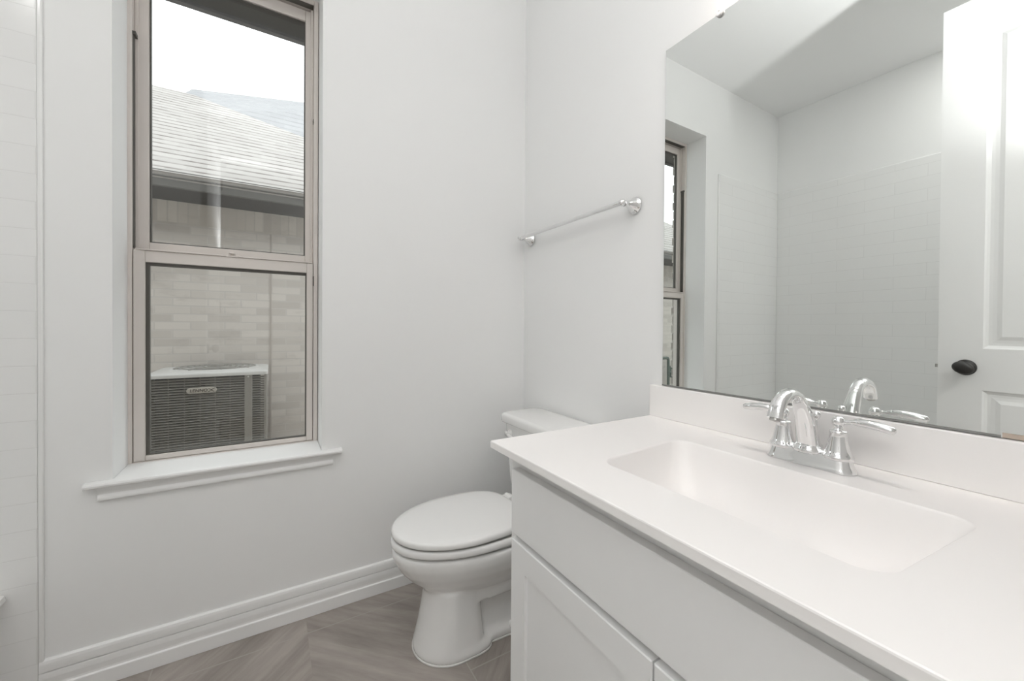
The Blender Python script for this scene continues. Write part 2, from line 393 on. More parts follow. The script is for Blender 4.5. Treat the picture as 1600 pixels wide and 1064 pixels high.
# dark balance slots and stops in the side tracks
obj('track_slot', boxes((-1.5012, -1.4992, .162, .185, 1.37, 2.10), (-1.5015, -1.492, .158, .185, 2.10, 2.112)), M['gasket'], win)
obj('track_slot', boxes((-.9438, -.9418, .162, .185, 1.95, 1.965), (-.944, -.9405, .150, .153, 1.27, 1.31)), M['gasket'], win)
obj('head_gap', boxes((-1.499, -.944, .156, .184, 2.4265, 2.4285)), M['gasket'], win)

# white stool and apron under the window
bm = bmesh.new()
pf = [(.154, .6255), (-.022, .6255), (-.0285, .6235), (-.031, .6185), (-.030, .613), (-.025, .609), (0.0005, .6085), (.0005, .604), (.154, .604)]
# the stool: between the wall returns it runs back to the frame, the horns sit on the wall face
extrude_profile(bm, pf, 'X', -1.5105, -.9255)
pf2 = [(-.0005, .6255)] + pf[1:7] + [(-.0005, .6085)]
extrude_profile(bm, pf2, 'X', -1.571, -1.5105); extrude_profile(bm, pf2, 'X', -.9255, -.854)
bmesh.ops.remove_doubles(bm, verts=bm.verts, dist=1e-5)
obj('stool', bm, M['trim'], win, kind=None, auto=35)
bm = bmesh.new()
pa = [(-.0005, .6085), (-.017, .6085), (-.0155, .600), (-.010, .592), (-.0095, .585), (-.0125, .580), (-.0140, .574), (-.0125, .568), (-.0085, .566), (-.0005, .566)]
extrude_profile(bm, pa, 'X', -1.543, -.885)
obj('apron', bm, M['trim'], win, auto=35)

# ------------------------------------------------------------------ door, open in front of the tub
def panel_door(name, xf, th, y0, y1, z0, z1, panels, mt):
    """visible face at x = xf looking +X; panels: (y0,y1,z0,z1) of raised panels; moulded rings cut into the face"""
    bm = bmesh.new()
    xb = xf-th
    def loop(x, a, b, c, d): return [bm.verts.new((x, a, c)), bm.verts.new((x, b, c)), bm.verts.new((x, b, d)), bm.verts.new((x, a, d))]
    def edges(vs): return [bm.edges.new((vs[i], vs[(i+1) % 4])) for i in range(4)]
    for side, x in ((1, xf), (-1, xb)):
        outer = loop(x, y0, y1, z0, z1); E_ = edges(outer)
        for (a, b, c, d) in panels:
            prev = loop(x, a, b, c, d); E_ += edges(prev)
            for ins, dep in ((.006, -.004), (.014, -.0075), (.024, -.0075), (.036, -.006), (.050, -.0015)):
                nx = loop(x+side*dep, a+ins, b-ins, c+ins, d-ins)
                for i in range(4): bm.faces.new((prev[i], prev[(i+1) % 4], nx[(i+1) % 4], nx[i]))
                prev = nx
            bm.faces.new(prev)
        bmesh.ops.triangle_fill(bm, edges=E_, use_beauty=True)
        if side == 1: fo = outer
        else: bo = outer
    for i in range(4):
        j = (i+1) % 4; bm.faces.new((fo[i], fo[j], bo[j], bo[i]))
    return obj(name, bm, mt, kind='structure')
DF = -1.452
door = panel_door('door_1', DF, .035, -1.965, -1.157, .012, 2.502, [(-1.835, -1.287, 1.030, 2.352), (-1.835, -1.287, .20, .856)], M['trim'])
door['label'] = 'open white two-panel door with a black oval knob, seen in the mirror'
bm = bmesh.new(); KY, KZ = -1.240, .949
lathe(bm, [(0, 0), (.033, 0), (.033, .004), (.028, .009), (.012, .011), (.010, .024), (.014, .030)], (DF, KY, KZ), 'X')
# oval egg knob, its long axis across the door
rings = []
for k in range(15):
    a = -PI/2 + PI*k/14
    rings.append([Vector((DF+.044+.019*math.sin(a), KY+max(.0325*math.cos(a)**.7, 1e-4)*math.cos(t), KZ+max(.0265*math.cos(a)**.7, 1e-4)*math.sin(t) + .12*max(.0325*math.cos(a)**.7, 1e-4)*math.cos(t))) for t in [2*PI*q/28 for q in range(28)]])
loft(bm, rings)
obj('door_knob', bm, M['black'], door, smooth=True)
bm = boxes((DF-.029, DF-.006, -1.1575, -1.1560, KZ-.028, KZ+.028), (DF-.024, DF-.011, -1.157, -1.146, KZ-.007, KZ+.007))
obj('latch', bm, M['steel'], door, bevel=.001)
for hz in (.25, 1.25, 2.27):
    bm = boxes((DF-.003, DF+.0015, -1.997, -1.950, hz-.045, hz+.045)); lathe(bm, [(0, -.046), (.006, -.046), (.006, .046), (0, .046)], (DF+.005, -1.975, hz), 'Z', 12)
    obj('hinge', bm, M['black'], door)

# ------------------------------------------------------------------ bathtub (only its rim end is in view)
tub = empty('bathtub', (-2.11, -.76, 0), 'white bathtub in the tiled recess, its rim end at the edge of view', 'bathtub')
bm = bmesh.new()
x0, x1, y0, y1, zt = -2.471, -1.722, -1.60, -.0085, .352
R_ = [rrect(x0, x1-.030, y0, y1, .012, 0), rrect(x0, x1-.030, y0, y1, .012, zt-.030), rrect(x0, x1-.026, y0, y1, .012, zt-.024), rrect(x0, x1-.002, y0, y1, .012, zt-.020), rrect(x0+.002, x1-.004, y0+.002, y1-.001, .014, zt-.006), rrect(x0+.008, x1-.014, y0+.008, y1-.003, .02, zt),
      rrect(x0+.06, x1-.07, y0+.09, y1-.07, .10, zt), rrect(x0+.07, x1-.08, y0+.10, y1-.08, .10, zt-.012), rrect(x0+.12, x1-.13, y0+.16, y1-.20, .12, .09), rrect(x0+.17, x1-.18, y0+.22, y1-.28, .10, .06)]
loft(bm, R_); obj('tub_shell', bm, M['ceramic'], tub, auto=50)
bm = bmesh.new(); lathe(bm, [(0, 0), (.022, 0), (.026, .004), (.0, .006)], (-2.11, -1.20, .061)); obj('drain', bm, M['chrome'], tub, smooth=True)

# ------------------------------------------------------------------ vanity cabinet
VY0, VY1 = -.822, -1.795
cab = empty('vanity_cabinet', (-.30, (VY0+VY1)/2, 0), 'white shaker vanity cabinet with a plain false drawer under the sink top', 'cabinet')
bm = boxes((-.562, -.544, VY1, VY0, .10, .7995), (-.544, -.003, VY0-.016, VY0, .10, .7995), (-.544, -.003, VY1, VY1+.016, .10, .7995), (-.019, -.003, VY1+.016, VY0-.016, .10, .7995), (-.544, -.019, VY1+.016, VY0-.016, .10, .118), (-.50, -.02, VY1+.02, VY0-.02, 0, .10))
obj('body', bm, M['cab'], cab, bevel=.001)
FXF, FXB = -.585, -.563      # faces of the overlay fronts
bm = boxes((FXF, FXB, VY1+.034, -.858, .604, .759)); obj('drawer_front', bm, M['cab'], cab, bevel=.002)
def shaker(y0, y1, z0, z1):
    s = .0615; bm = bmesh.new()
    v = lambda x, y, z: bm.verts.new((x, y, z))
    def lp(x, a, b, c, d): return [v(x, a, c), v(x, b, c), v(x, b, d), v(x, a, d)]
    o_b = lp(FXB, y0, y1, z0, z1); o_f = lp(FXF+.002, y0, y1, z0, z1); o_f2 = lp(FXF, y0+.002, y1-.002, z0+.002, z1-.002)
    i_f = lp(FXF, y0+s, y1-s, z0+s, z1-s); i_b = lp(FXF+.0075, y0+s+.0005, y1-s-.0005, z0+s+.0005, z1-s-.0005)
    for A, B in ((o_b, o_f), (o_f, o_f2), (o_f2, i_f), (i_f, i_b)):
        for i in range(4): bm.faces.new((A[i], A[(i+1) % 4], B[(i+1) % 4], B[i]))
    bm.faces.new(i_b); bm.faces.new(o_b)
    return bm
obj('door', shaker(-1.2815, -.858, .125, .5885), M['cab'], cab)
obj('door', shaker(VY1+.034, -1.2850, .125, .5885), M['cab'], cab)

# ------------------------------------------------------------------ sink top with integral basin
ZC = .818
top = empty('sink_counter', (-.30, -1.30, .80), 'glossy white vanity top with integral rectangular basin and low backsplash', 'countertop')
tx0, tx1, ty0, ty1 = -.614, -.001, -1.800, -.801
bm = bmesh.new()
n_ = 10
BC = -1.2905
def warp(p):
    t = (-.18-p.x)/.313                       # 0 at the back edge, 1 at the front edge
    hw = .2595*(1-.095*max(t, 0)**1.5)
    q = (p.y-BC)/.2595
    return Vector((p.x + .017*abs(q)**2.5*max(t, 0)**3, BC+q*hw, p.z))
def basin(d, z, r): return [warp(p) for p in rrect(-.494+d, -.18-d, BC-.2595+d, BC+.2595-d, r, z, n_)]
rim = basin(0, ZC, .036)
# rectangle points matched to the rim points (corner fans go to the corner), so the deck is all quads
outer = []
for i, p in enumerate(rim):
    q = i // (n_+1); k = i % (n_+1)
    cx = (tx1, tx0, tx0, tx1)[q]; cy = (ty1, ty1, ty0, ty0)[q]
    t = k/n_
    if q in (0, 2):     # starts on x side, ends on y side
        outer.append(Vector((cx, p.y + (cy-p.y)*min(1, 2*t), ZC)) if t <= .5 else Vector((cx + (p.x-cx)*(2*t-1), cy, ZC)))
    else:
        outer.append(Vector((p.x + (cx-p.x)*min(1, 2*t), cy, ZC)) if t <= .5 else Vector((cx, cy + (p.y-cy)*(2*t-1), ZC)))
def bev(d, z):
    return [Vector((min(max(p.x, tx0+d), tx1-d), min(max(p.y, ty0+d), ty1-d), z)) for p in outer]
RR = [bev(0, .800), bev(0, ZC-.003), bev(.0008, ZC-.001), bev(.003, ZC)]
RR += [rim, basin(.0012, ZC-.0008, .036), basin(.003, ZC-.004, .037), basin(.007, ZC-.020, .040), basin(.013, ZC-.042, .044), basin(.022, ZC-.066, .05), basin(.036, ZC-.089, .055), basin(.056, ZC-.107, .055), basin(.082, ZC-.118, .045), basin(.115, ZC-.124, .03), basin(.150, ZC-.127, .006)]
loft(bm, RR, cap0=False, cap1=True)
bmesh.ops.remove_doubles(bm, verts=bm.verts, dist=1e-5)
cbo = obj('counter_basin', bm, M['counter'], top, auto=28)
for f in cbo.data.polygons:
    if abs(f.normal.z) > .9999 or f.center.z > ZC-.0005 or abs(f.normal.z) < .001: f.use_smooth = False
obj('backsplash', boxes((-.020, -.001, ty0, ty1, ZC+.0002, .9195)), M['counter'], top, bevel=.002)
bm = bmesh.new(); lathe(bm, [(0, 0), (.020, 0), (.023, .002), (.021, .004), (.012, .005), (.012, .008), (0, .009)], (-.337, BC, ZC-.1268)); obj('drain', bm, M['chrome'], top, smooth=True)

# ------------------------------------------------------------------ faucet
fc = empty('faucet', (-.105, -1.293, ZC), 'chrome two-handle faucet with an arched spout, behind the basin', 'faucet')
CH = M['chrome']; FY, FXc = -1.293, -.102
def oblong(hx, hy, z, n=12, cx=FXc, cy=FY):
    """stadium outline, long axis along Y"""
    out = []
    for k in range(2*n):
        a = PI*k/(n-1) if k < n else PI + PI*(k-n)/(n-1)
        out.append(Vector((cx+hx*math.cos(a), cy+hx*math.sin(a)+(hy-hx)*(1 if k < n else -1), z)))
    return out
bm = bmesh.new()
loft(bm, [oblong(.0275, .083, ZC+.0003), oblong(.0275, .083, ZC+.003), oblong(.0255, .0805, ZC+.007), oblong(.0225, .0765, ZC+.016), oblong(.0195, .073, ZC+.027), oblong(.0175, .071, ZC+.031)])
obj('base_plate', bm, CH, fc, auto=50)
for s in (-1, 1):
    hy = FY + s*.0508
    bm = bmesh.new()
    lathe(bm, [(0, .026), (.0255, .026), (.0268, .030), (.0255, .034), (.0230, .036), (.0205, .044), (.0178, .055), (.0158, .066), (.0145, .075), (.0150, .0775), (.0150, .081), (.0135, .0825), (.0085, .0840), (.0068, .0875), (.0080, .0905), (.0062, .0925)], (FXc, hy, ZC), 'Z', 36)
    hb = obj('handle_bell', bm, CH, fc, auto=45)
    bm = bmesh.new()
    lathe(bm, [(.0002, -.0115)] + [(.0115*math.cos(a), .0115*math.sin(a)) for a in [-1.2+.2*k for k in range(13)]] + [(.0002, .0115)], (FXc, hy, ZC+.1005), 'Z', 24)
    p0 = Vector((FXc, hy, ZC+.101))
    path = [p0+Vector((0, s*t, h)) for t, h in ((.006, .000), (.014, .001), (.021, .002), (.026, .003), (.036, .0035), (.050, .0035), (.066, .002), (.082, -.001), (.086, -.002), (.088, -.0025))]
    sweep(bm, path, [(.0065, .0060), (.0042, .0042), (.0040, .0040), (.0065, .0060), (.0085, .0078), (.0094, .0084), (.0096, .0082), (.0094, .0076), (.0078, .0062), (.002, .0015)], Vector((1, 0, 0)), 18)
    obj('lever', bm, CH, hb, smooth=True)
# spout: a broad tapering arch over the basin
pts = [(-.104, FY, ZC+.028), (-.107, FY, ZC+.045), (-.116, FY, ZC+.075), (-.129, FY, ZC+.106), (-.146, FY, ZC+.133), (-.168, FY, ZC+.151), (-.194, FY, ZC+.157), (-.219, FY, ZC+.150), (-.237, FY, ZC+.134), (-.246, FY, ZC+.113)]
P_ = spline(pts, 6)
rad = []
for i in range(len(P_)):
    t = i/(len(P_)-1)
    rad.append((.0255-.0125*min(1, t*2.0)**.8 + .0015*max(0, t-.7)/.3, .0205-.0095*min(1, t*2.0)**.8))
bm = bmesh.new(); sweep(bm, P_, rad, Vector((0, 1, 0)), 28, 0.85)
lathe(bm, [(0, 0), (.029, 0), (.030, .003), (.028, .008), (.0255, .011), (.0245, .014), (.0, .014)], (-.104, FY, ZC+.029), 'Z', 32)
sp = obj('spout', bm, CH, fc, auto=50)
bm = bmesh.new(); lathe(bm, [(0, 0), (.0095, 0), (.0095, .006), (0, .006)], (-.2475, FY, ZC+.1085), (.40, 0, .92), 20); obj('aerator', bm, M['steel'], sp, smooth=False)
bm = bmesh.new(); lathe(bm, [(0, 0), (.0025, 0), (.0025, .060), (.004, .062), (.0075, .068), (.0080, .073), (.006, .078), (.0, .080)], (-.070, FY, ZC+.030), 'Z', 18)
lathe(bm, [(0, 0), (.0055, 0), (.0045, .006), (.0, .006)], (-.070, FY, ZC+.0285), 'Z', 18)
obj('lift_rod', bm, CH, fc, smooth=True)

# ------------------------------------------------------------------ mirror
mir = empty('wall_mirror', (-.003, -1.40, .92), 'large frameless mirror standing on the backsplash, held by clear clips', 'mirror')
my0, my1, mz0, mz1 = -1.798, -.8405, .9205, 1.9985
obj('mirror_glass', boxes((-.006, -.0008, my0, my1, mz0, mz1)), M['mirror'], mir, bevel=.0006, seg=1)
obj('bottom_channel', boxes((-.0078, -.0062, -1.541, my1, mz0+.0002, mz0+.0045)), M['mirror_edge'], mir)
obj('tan_strip', boxes((-.0072, -.0062, my0, -1.543, mz0+.0005, mz0+.0092)), M['strip'], mir)
for cy in (-1.022, -1.60):
    bm = bmesh.new(); lathe(bm, [(0, 0), (.0105, 0), (.0105, .005), (.0085, .0085), (.0045, .009), (.0035, .0075), (0, .0075)], (-.0061, cy, mz1-.001), (-1, 0, 0), 24)
    box(bm, -.0061, -.001, cy-.006, cy+.006, mz1+.0002, mz1+.008)
    obj('clip', bm, M['clear'], mir, smooth=False)

# ------------------------------------------------------------------ towel bar
tb = empty('towel_bar', (0, -.39, 1.532), 'chrome towel bar on the wall above the toilet', 'towel bar')
for k, ty in enumerate((-.066, -.716)):
    bm = bmesh.new()
    prof = [(0, .0005), (.0290, .0005), (.0300, .004), (.0285, .0075), (.0245, .010), (.0215, .016), (.0170, .026), (.0125, .036), (.0095, .044), (.0088, .050), (.0105, .0525), (.0108, .0545)]
    prof += [(.0125*math.cos(a), .066+.0125*math.sin(a)) for a in [-1.15+.23*q for q in range(12)]] + [(.004, .0788), (.0045, .081), (.0002, .0825)]
    lathe(bm, prof, (0, ty, 1.5335), (-1, 0, 0), 32)
    # elongated teardrop plate below the post
    obj('post', bm, CH, tb, auto=45)
bm = bmesh.new(); lathe(bm, [(.0002, -.006), (.0082, -.005), (.0086, 0), (.0086, .65), (.0082, .655), (.0002, .656)], (-.066, -.716, 1.5335), 'Y', 24)
obj('bar', bm, CH, tb, auto=45)

# ------------------------------------------------------------------ toilet
TY = -.378
toi = empty('toilet', (-.40, TY, 0), 'white elongated toilet with lid down between the vanity and the window wall', 'toilet')
def egg(xf, xb, hw, z, n=48, eb=2.6, wide=.58, ef=2.0):
    xm = xb - (xb-xf)*(1-wide) if False else xf + (xb-xf)*wide
    out = []
    for k in range(n):
        a = 2*PI*k/n; c, s = math.cos(a), math.sin(a)
        e = eb if c > 0 else ef
        sx = math.copysign(abs(c)**(2/e), c); sy = math.copysign(abs(s)**(2/e), s)
        out.append(Vector((xm + (sx*(xb-xm) if c > 0 else sx*(xm-xf)), TY + hw*sy, z)))
    return out
bm = bmesh.new()
# bowl
loft(bm, [egg(-.640, -.20, .108, .165), egg(-.640, -.20, .108, .205), egg(-.655, -.20, .122, .222), egg(-.688, -.20, .144, .252), egg(-.722, -.19, .166, .290), egg(-.742, -.18, .179, .325), egg(-.750, -.17, .184, .350), egg(-.747, -.17, .182, .364), egg(-.738, -.175, .173, .3675), egg(-.724, -.18, .160, .358), egg(-.70, -.20, .14, .350)])
# front column of the pedestal
loft(bm, [egg(-.676, -.42, .122, .0005, eb=5, wide=.5), egg(-.676, -.42, .122, .018, eb=5, wide=.5), egg(-.670, -.45, .116, .035, eb=5, wide=.5), egg(-.657, -.455, .109, .09, eb=5, wide=.5), egg(-.644, -.46, .103, .16, eb=5, wide=.5), egg(-.636, -.46, .101, .215, eb=5, wide=.5)])
# narrower trapway body and foot behind it
loft(bm, [egg(-.50, -.10, .098, .0005, eb=3, wide=.5, ef=4), egg(-.50, -.10, .098, .022, eb=3, wide=.5, ef=4), egg(-.50, -.105, .080, .045, eb=3, wide=.5, ef=4), egg(-.50, -.11, .068, .10, eb=3, wide=.5, ef=4), egg(-.50, -.11, .072, .18, eb=3, wide=.5, ef=4), egg(-.52, -.10, .095, .25, eb=3, wide=.5, ef=4), egg(-.52, -.05, .13, .30, eb=4, wide=.5, ef=4), egg(-.50, -.03, .155, .345, eb=5, wide=.5, ef=4), egg(-.48, -.03, .155, .366, eb=5, wide=.5, ef=4)])
bw = obj('bowl', bm, M['ceramic'], toi, smooth=True)
rm = bw.modifiers.new('remesh', 'REMESH'); rm.mode = 'VOXEL'; rm.voxel_size = .0055; rm.use_smooth_shade = True
sm = bw.modifiers.new('smooth', 'SMOOTH'); sm.iterations = 6; sm.factor = .5
# caulk line on the floor
bm = bmesh.new()
for a0, b0, zz in ((egg(-.6785, -.42, .1245, .0004, eb=5, wide=.5), egg(-.674, -.42, .120, .0035, eb=5, wide=.5), 0), (egg(-.50, -.098, .1005, .0004, eb=3, wide=.5, ef=4), egg(-.50, -.102, .096, .0035, eb=3, wide=.5, ef=4), 0)):
    loft(bm, [a0, b0])
obj('caulk_line', bm, M['caulk'], toi, smooth=True)
for s in (-1, 1):
    bm = bmesh.new(); lathe(bm, [(0, 0), (.016, 0), (.0155, .010), (.011, .018), (0, .021)], (-.34, TY+s*.088, .022), 'Z', 20); obj('bolt_cap', bm, M['plastic'], toi, smooth=True)
# seat ring
bm = bmesh.new()
so = lambda d, z: egg(-.752+d, -.225-d*.5, .184-d, z, eb=3.4, wide=.55)
si = lambda d, z: egg(-.690-d, -.335+d, .118+d, z, wide=.52)
loft(bm, [si(0, .376), so(.003, .3755), so(0, .380), so(0, .391), so(.003, .3975), so(.009, .4003), so(.0125, .3990), so(.0150, .3920), si(.008, .3920), si(.001, .390), si(0, .376)], False, False)
seat = obj('seat', bm, M['plastic'], toi, auto=60)
# lid, slightly domed
bm = bmesh.new()
ld = lambda d, z: egg(-.750+d, -.285-d*.6, .181-d, z, eb=3.2, wide=.53)
loft(bm, [ld(.008, .4075), ld(.002, .4085), ld(0, .412), ld(0, .421), ld(.0025, .4265), ld(.008, .4295), ld(.030, .4325), ld(.075, .4350), ld(.12, .4360), ld(.165, .4365)])
obj('lid', bm, M['plastic'], toi, auto=60)
for s in (-1, 1):
    bm = boxes((-.293, -.245, TY+s*.075-.020, TY+s*.075+.020, .4030, .420)); lathe(bm, [(0, -.022), (.011, -.022), (.011, .022), (0, .022)], (-.262, TY+s*.075, .414), 'Y', 16)
    obj('hinge', bm, M['plastic'], toi, bevel=.003)
# tank and its lid
bm = bmesh.new()
tk = lambda dx, dy, z, r=.03: rrect(-.208+dx, -.022, TY-.215+dy, TY+.215-dy, r, z, 6)
loft(bm, [tk(.030, .045, .3665), tk(.022, .032, .376), tk(.012, .020, .44), tk(.004, .006, .60), tk(0, 0, .690)])
obj('tank', bm, M['ceramic'], toi, auto=50)
bm = bmesh.new()
tl = lambda d, z, r=.035: rrect(-.228+d, -.012-d, TY-.226+d, TY+.226-d, r, z, 8)
loft(bm, [tl(.012, .6903), tl(.003, .692), tl(0, .697), tl(0, .718), tl(.002, .7245), tl(.008, .7295), tl(.016, .731)])
obj('tank_lid', bm, M['ceramic'], toi, auto=55)
bm = bmesh.new(); LY = TY+.158
lathe(bm, [(0, 0), (.017, 0), (.018, .004), (.014, .009), (.009, .012), (.009, .020), (.011, .024), (0, .026)], (-.205, LY, .648), (-1, 0, 0), 24)
sweep(bm, [(-.226, LY, .648), (-.229, LY-.02, .646), (-.231, LY-.05, .643), (-.231, LY-.075, .640)], [(.007, .005), (.0065, .005), (.0075, .005), (.006, .004)], Vector((0, 0, 1)), 14)
obj('flush_lever', bm, M['clear'], toi, smooth=True)

# ------------------------------------------------------------------ vanity lamp over the mirror (above the frame)
vl = empty('vanity_light', (-.01, -1.30, 2.20), 'chrome three-shade vanity light over the mirror', 'lamp')
bm = boxes((-.022, -.0005, -1.58, -1.02, 2.15, 2.23)); obj('back_plate', bm, CH, vl, bevel=.004)
for ly in (-1.49, -1.30, -1.11):
    bm = bmesh.new(); sweep(bm, spline([(-.02, ly, 2.19), (-.06, ly, 2.205), (-.095, ly, 2.215), (-.108, ly, 2.200), (-.110, ly, 2.185)], 5), (.007, .007), Vector((0, 1, 0)), 12); a_ = obj('arm', bm, CH, vl, smooth=True)
    bm = bmesh.new(); lathe(bm, [(.0002, 2.188), (.022, 2.188), (.034, 2.172), (.046, 2.135), (.054, 2.085), (.052, 2.085), (.044, 2.135), (.032, 2.170), (.0002, 2.184)], (-.110, ly, 0), 'Z', 28); obj('lamp_shade', bm, M['shade'], a_, smooth=True)
    light('vanity_bulb', 'SPOT', (-.110, ly, 2.10), 2.9, (1, .945, .915), (-.22, ly, 0), spot_size=math.radians(112), spot_blend=1.0, shadow_soft_size=.035)

# ------------------------------------------------------------------ outside
GZ = -.15
obj('ground', boxes((-14, 6, .30, 14, GZ-.1, GZ)), M['concrete'], kind='structure')
BX0, BX1 = -1.572, -.895
obj('wall_exterior', boxes((-6, BX0, .205, .30, GZ, 3.0), (BX1, 3, .205, .30, GZ, 3.0), (BX0, BX1, .205, .30, GZ, .59), (BX0, BX1, .205, .30, 2.47, 3.0)), M['brick_own'], kind='structure')
# toothed brick ends at the window jamb
bm = bmesh.new(); k = 0; z = .60
while z < 2.44:
    if k % 2: box(bm, BX0-.001, BX0+.012, .262, .306, z, z+.058)
    else: box(bm, BX0-.001, BX0+.007, .270, .302, z, z+.058)
    z += .0672; k += 1
obj('trim_4', bm, M['brick_own'], kind='structure', bevel=.003)
# own eave overhead
ea = empty('roof_overhang', (-1, .5, 2.64), kind='structure')
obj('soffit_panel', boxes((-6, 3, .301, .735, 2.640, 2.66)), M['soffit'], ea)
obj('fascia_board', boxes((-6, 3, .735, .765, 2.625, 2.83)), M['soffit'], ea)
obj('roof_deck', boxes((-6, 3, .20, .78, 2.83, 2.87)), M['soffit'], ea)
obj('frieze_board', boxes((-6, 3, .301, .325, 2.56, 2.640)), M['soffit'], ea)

nh = empty('neighbor_house', (-2.5, 2.6, GZ), 'pale brick house with a grey shingle roof across the side yard', 'house')
obj('brick_wall', boxes((-6.7, 1.4, 2.60, 2.80, GZ, 1.94), (-6.7, -6.5, 2.8, 6.6, GZ, 2.15), (1.2, 1.4, 2.8, 6.6, GZ, 2.15), (-6.7, 1.4, 6.6, 6.8, GZ, 2.15)), M['brick'], nh)
obj('soldier_course', boxes((-6.7, 1.4, 2.60, 2.80, 1.94, 2.15)), M['soldier'], nh)
obj('expansion_joint', boxes((-1.105, -1.091, 2.595, 2.605, GZ, 1.94)), add_noise_bump(mat('joint_sealant', (.47, .425, .385), .8), 60, .05), nh)
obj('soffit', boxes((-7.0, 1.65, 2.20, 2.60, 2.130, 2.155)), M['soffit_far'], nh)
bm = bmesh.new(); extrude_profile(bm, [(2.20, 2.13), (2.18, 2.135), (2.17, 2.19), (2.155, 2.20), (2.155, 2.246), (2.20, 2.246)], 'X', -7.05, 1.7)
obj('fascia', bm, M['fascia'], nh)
bm = bmesh.new(); polyprism(bm, [(-7.1, 2.14, 2.228), (1.75, 2.14, 2.228), (-1.92, 4.60, 3.95), (-4.5, 4.60, 3.95)], (0, .03, -.043))
obj('roof', bm, M['shingle'], nh)
bm = bmesh.new(); polyprism(bm, [(-7.1, 2.14, 2.228), (-4.5, 4.60, 3.95), (-7.1, 7.06, 2.228)], (0.03, 0, -.043)); polyprism(bm, [(1.75, 2.14, 2.228), (1.75, 7.06, 2.228), (-1.92, 4.60, 3.95)], (-.03, 0, -.043)); polyprism(bm, [(-7.1, 7.06, 2.228), (1.75, 7.06, 2.228), (-1.92, 4.60, 3.95), (-4.5, 4.6, 3.95)], (0, -.03, -.043))
obj('roof_back', bm, M['shingle_rear'], nh)
rh = empty('far_house', (-1, 9, GZ), 'paler grey roof rising behind the shingle roof of the brick house', 'house')
bm = bmesh.new(); polyprism(bm, [(-2.75, 7.2, 4.75), (3.2, 7.2, 4.75), (2.4, 9.0, 6.85), (-.41, 9.0, 6.396), (-2.528, 9.0, 6.05)], (0, .03, -.06))
obj('roof', bm, M['shingle_rear'], rh)
obj('wall', boxes((-2.6, 3.0, 7.5, 10.4, GZ, 4.80)), M['brick'], rh)

# ------------------------------------------------------------------ condenser unit
ay0, ay1, ax0, ax1, az0, az1 = 1.86, 2.46, -1.822, -1.122, -.06, .757
ac = empty('condenser_unit', (-1.46, 2.16, az0), 'grey louvred air conditioner condenser outside the window', 'air conditioner')
obj('concrete_pad', boxes((ax0-.08, ax1+.08, ay0-.08, ay1+.08, GZ, az0)), M['concrete'], ac)
obj('coil', boxes((ax0+.05, ax1-.05, ay0+.03, ay1-.03, az0+.02, az1-.03)), M['dark'], ac)
bm = bmesh.new()
def posts(bm):
    for a, b in ((ax0, ax0+.036), (ax1-.036+.020, ax1)):
        box(bm, a, b, ay0, ay0+.035, az0, az1-.02); box(bm, a, b, ay1-.035, ay1, az0, az1-.02)
    box(bm, -1.262, -1.213, ay0-.001, ay0+.03, az0, az1-.02)
    box(bm, ax0, ax1, ay0, ay1, az0, az0+.03)
posts(bm); obj('corner_posts', bm, M['ac'], ac, bevel=.003)
def louvers(bm, x0, x1, ribs):
    z = az0+.034
    while z < az1-.035:
        v = []
        for x in (x0, x1):
            v.append([bm.verts.new((x, y, zz)) for y, zz in ((ay0+.002, z), (ay0+.004, z-.0015), (ay0+.020, z+.0100), (ay0+.016, z+.0110))])
        for i in range(4):
            j = (i+1) % 4; bm.faces.new((v[0][i], v[0][j], v[1][j], v[1][i]))
        bm.faces.new(v[0][::-1]); bm.faces.new(v[1]); z += .018
    for q in range(1, ribs): 
        x = x0+(x1-x0)*q/ribs; box(bm, x-.002, x+.002, ay0+.009, ay0+.012, az0+.03, az1-.03)
bm = bmesh.new(); louvers(bm, ax0+.036, -1.262, 6); obj('louver_panel', bm, M['ac'], ac)
bm = bmesh.new(); louvers(bm, -1.213, ax1-.016, 1); obj('louver_panel', bm, M['ac'], ac)
for sx in (ax0, ax1-.004):
    bm = bmesh.new(); box(bm, sx+.001, sx+.003, ay0+.035, ay1-.035, az0+.03, az1-.03); z = az0+.034
    while z < az1-.035: box(bm, sx, sx+.004, ay0+.035, ay1-.035, z, z+.006); z += .018
    obj('side_louver_panel', bm, M['ac'], ac)
bm = bmesh.new()
lid = lambda d, z: rrect(ax0-.008+d, ax1+.008-d, ay0-.008+d, ay1+.008-d, .03, z, 6)
loft(bm, [lid(.004, az1-.024), lid(0, az1-.022), lid(0, az1-.002), lid(.004, az1+.003), lid(.03, az1+.009)] , True, True)
ring = lambda r, z: [Vector((-1.457+r*math.cos(2*PI*k/40), 2.16+r*math.sin(2*PI*k/40), z)) for k in range(40)]
loft(bm, [ring(.285, az1+.0085), ring(.275, az1+.018), ring(.262, az1+.020), ring(.255, az1+.0085)], False, False)
obj('top_cover', bm, M['ac_lid'], ac, auto=40)
bm = bmesh.new()
for r in (.06, .10, .14, .18, .22, .25):
    pr = [Vector((-1.457+r*math.cos(2*PI*k/32), 2.16+r*math.sin(2*PI*k/32), az1+.024+.012*(1-r/.25))) for k in range(33)]
    sweep(bm, pr, (.002, .002), Vector((0, 0, 1)), 6)
for k in range(8):
    a = 2*PI*k/8+.2; sweep(bm, [(-1.457+.05*math.cos(a), 2.16+.05*math.sin(a), az1+.034), (-1.457+.26*math.cos(a), 2.16+.26*math.sin(a), az1+.021)], (.0025, .0025), Vector((0, 0, 1)), 6)
lathe(bm, [(0, 0), (.05, 0), (.05, .012), (0, .016)], (-1.457, 2.16, az1+.026), 'Z', 24)
obj('fan_grille', bm, M['ac'], ac, smooth=True)
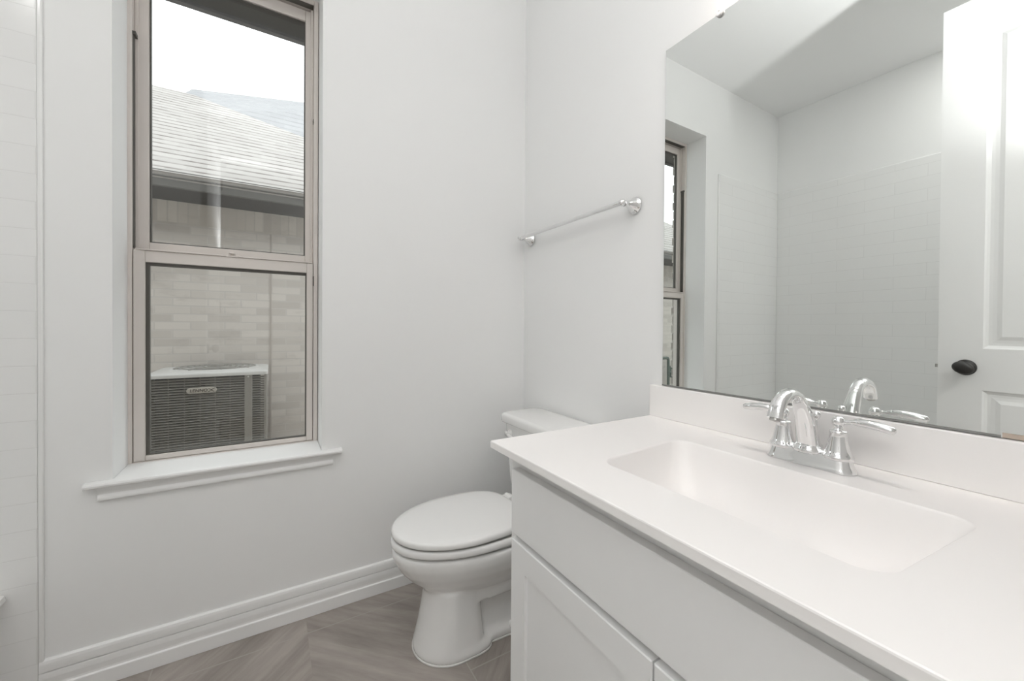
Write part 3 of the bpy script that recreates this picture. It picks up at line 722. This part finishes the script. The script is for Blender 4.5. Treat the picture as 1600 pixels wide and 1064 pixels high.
for x, z in ((ax0+.018, az0+.10), (-1.238, az0+.10), (-1.238, az1-.035), (ax0+.018, az1-.035)):
    bm = bmesh.new(); lathe(bm, [(0, 0), (.006, 0), (.005, .004), (0, .004)], (x, ay0-.001, z), (0, -1, 0), 10)
    obj('screw', bm, M['ac_lid'], ac)
# oval badge with the maker's lettering
bx, bz, bl, bh = -1.513, .6405, .172, .041
bm = bmesh.new()
def stad(hx, hz, y): 
    out = []
    for k in range(32):
        a = PI/2+PI*k/15 if k < 16 else 1.5*PI+PI*(k-16)/15
        out.append(Vector((bx+(-(hx-hz) if k < 16 else (hx-hz))+hz*math.cos(a), y, bz+hz*math.sin(a))))
    return out
loft(bm, [stad(bl/2, bh/2, ay0+.003), stad(bl/2, bh/2, ay0-.004), stad(bl/2-.003, bh/2-.003, ay0-.006)])
bd = obj('badge', bm, M['badge'], ac, auto=40)
cu = bpy.data.curves.new('lettering', 'FONT'); cu.body = 'LENNO'; cu.size = .029; cu.extrude = .0006; cu.shear = .12; cu.space_character = 1.05
cu.align_x = 'LEFT'; cu.align_y = 'CENTER'; cu.offset = .0006
tmp = bpy.data.objects.new('lettering_tmp', cu); C.objects.link(tmp)
dg = bpy.context.evaluated_depsgraph_get(); me = bpy.data.meshes.new_from_object(tmp.evaluated_get(dg))
bpy.data.objects.remove(tmp); bpy.data.curves.remove(cu)
me.transform(Matrix.Translation((bx-.068, ay0-.0066, bz-.001)) @ Matrix.Rotation(PI/2, 4, 'X'))
link('lettering', me, M['badge_ink'], bd)
bm = bmesh.new()      # the sweeping last letter
sweep(bm, spline([(bx+.036, ay0-.0062, bz+.011), (bx+.047, ay0-.0062, bz+.006), (bx+.058, ay0-.0062, bz), (bx+.047, ay0-.0062, bz-.007), (bx+.036, ay0-.0062, bz-.012)], 4), (.0022, .0008), Vector((0, 0, 1)), 8)
sweep(bm, spline([(bx+.076, ay0-.0062, bz+.013), (bx+.064, ay0-.0062, bz+.007), (bx+.056, ay0-.0062, bz), (bx+.062, ay0-.0062, bz-.007), (bx+.072, ay0-.0062, bz-.012)], 4), (.0026, .0008), Vector((0, 0, 1)), 8)
obj('emblem', bm, M['badge_ink'], bd)

# ------------------------------------------------------------------ green meter pipes on the neighbour's wall (seen through the window in the mirror)
gm = empty('gas_meter', (-4.4, 2.45, GZ), 'green pipe riser and round regulator on the brick wall, reflected in the mirror', 'gas meter')
bm = bmesh.new()
sweep(bm, [(-4.33, 2.45, GZ), (-4.34, 2.45, .2), (-4.335, 2.45, .60), (-4.325, 2.45, .625), (-4.30, 2.45, .632), (-4.05, 2.45, .632)], (.022, .022), Vector((0, 1, 0)), 12)
sweep(bm, [(-4.05, 2.45, .632), (-4.05, 2.52, .632), (-4.05, 2.60, .632)], (.02, .02), Vector((1, 0, 0)), 12)
obj('pipe', bm, M['green'], gm, smooth=True)
bm = bmesh.new(); lathe(bm, [(0, -.03), (.09, -.03), (.10, -.012), (.125, -.006), (.125, .006), (.10, .012), (.08, .035), (.03, .05), (0, .05)], (-4.50, 2.45, .40), (.3, -1, .1), 28)
sweep(bm, [(-4.33, 2.45, .40), (-4.50, 2.45, .40), (-4.70, 2.45, .40)], (.02, .02), Vector((0, 0, 1)), 12)
obj('regulator', bm, M['green'], gm, auto=40)
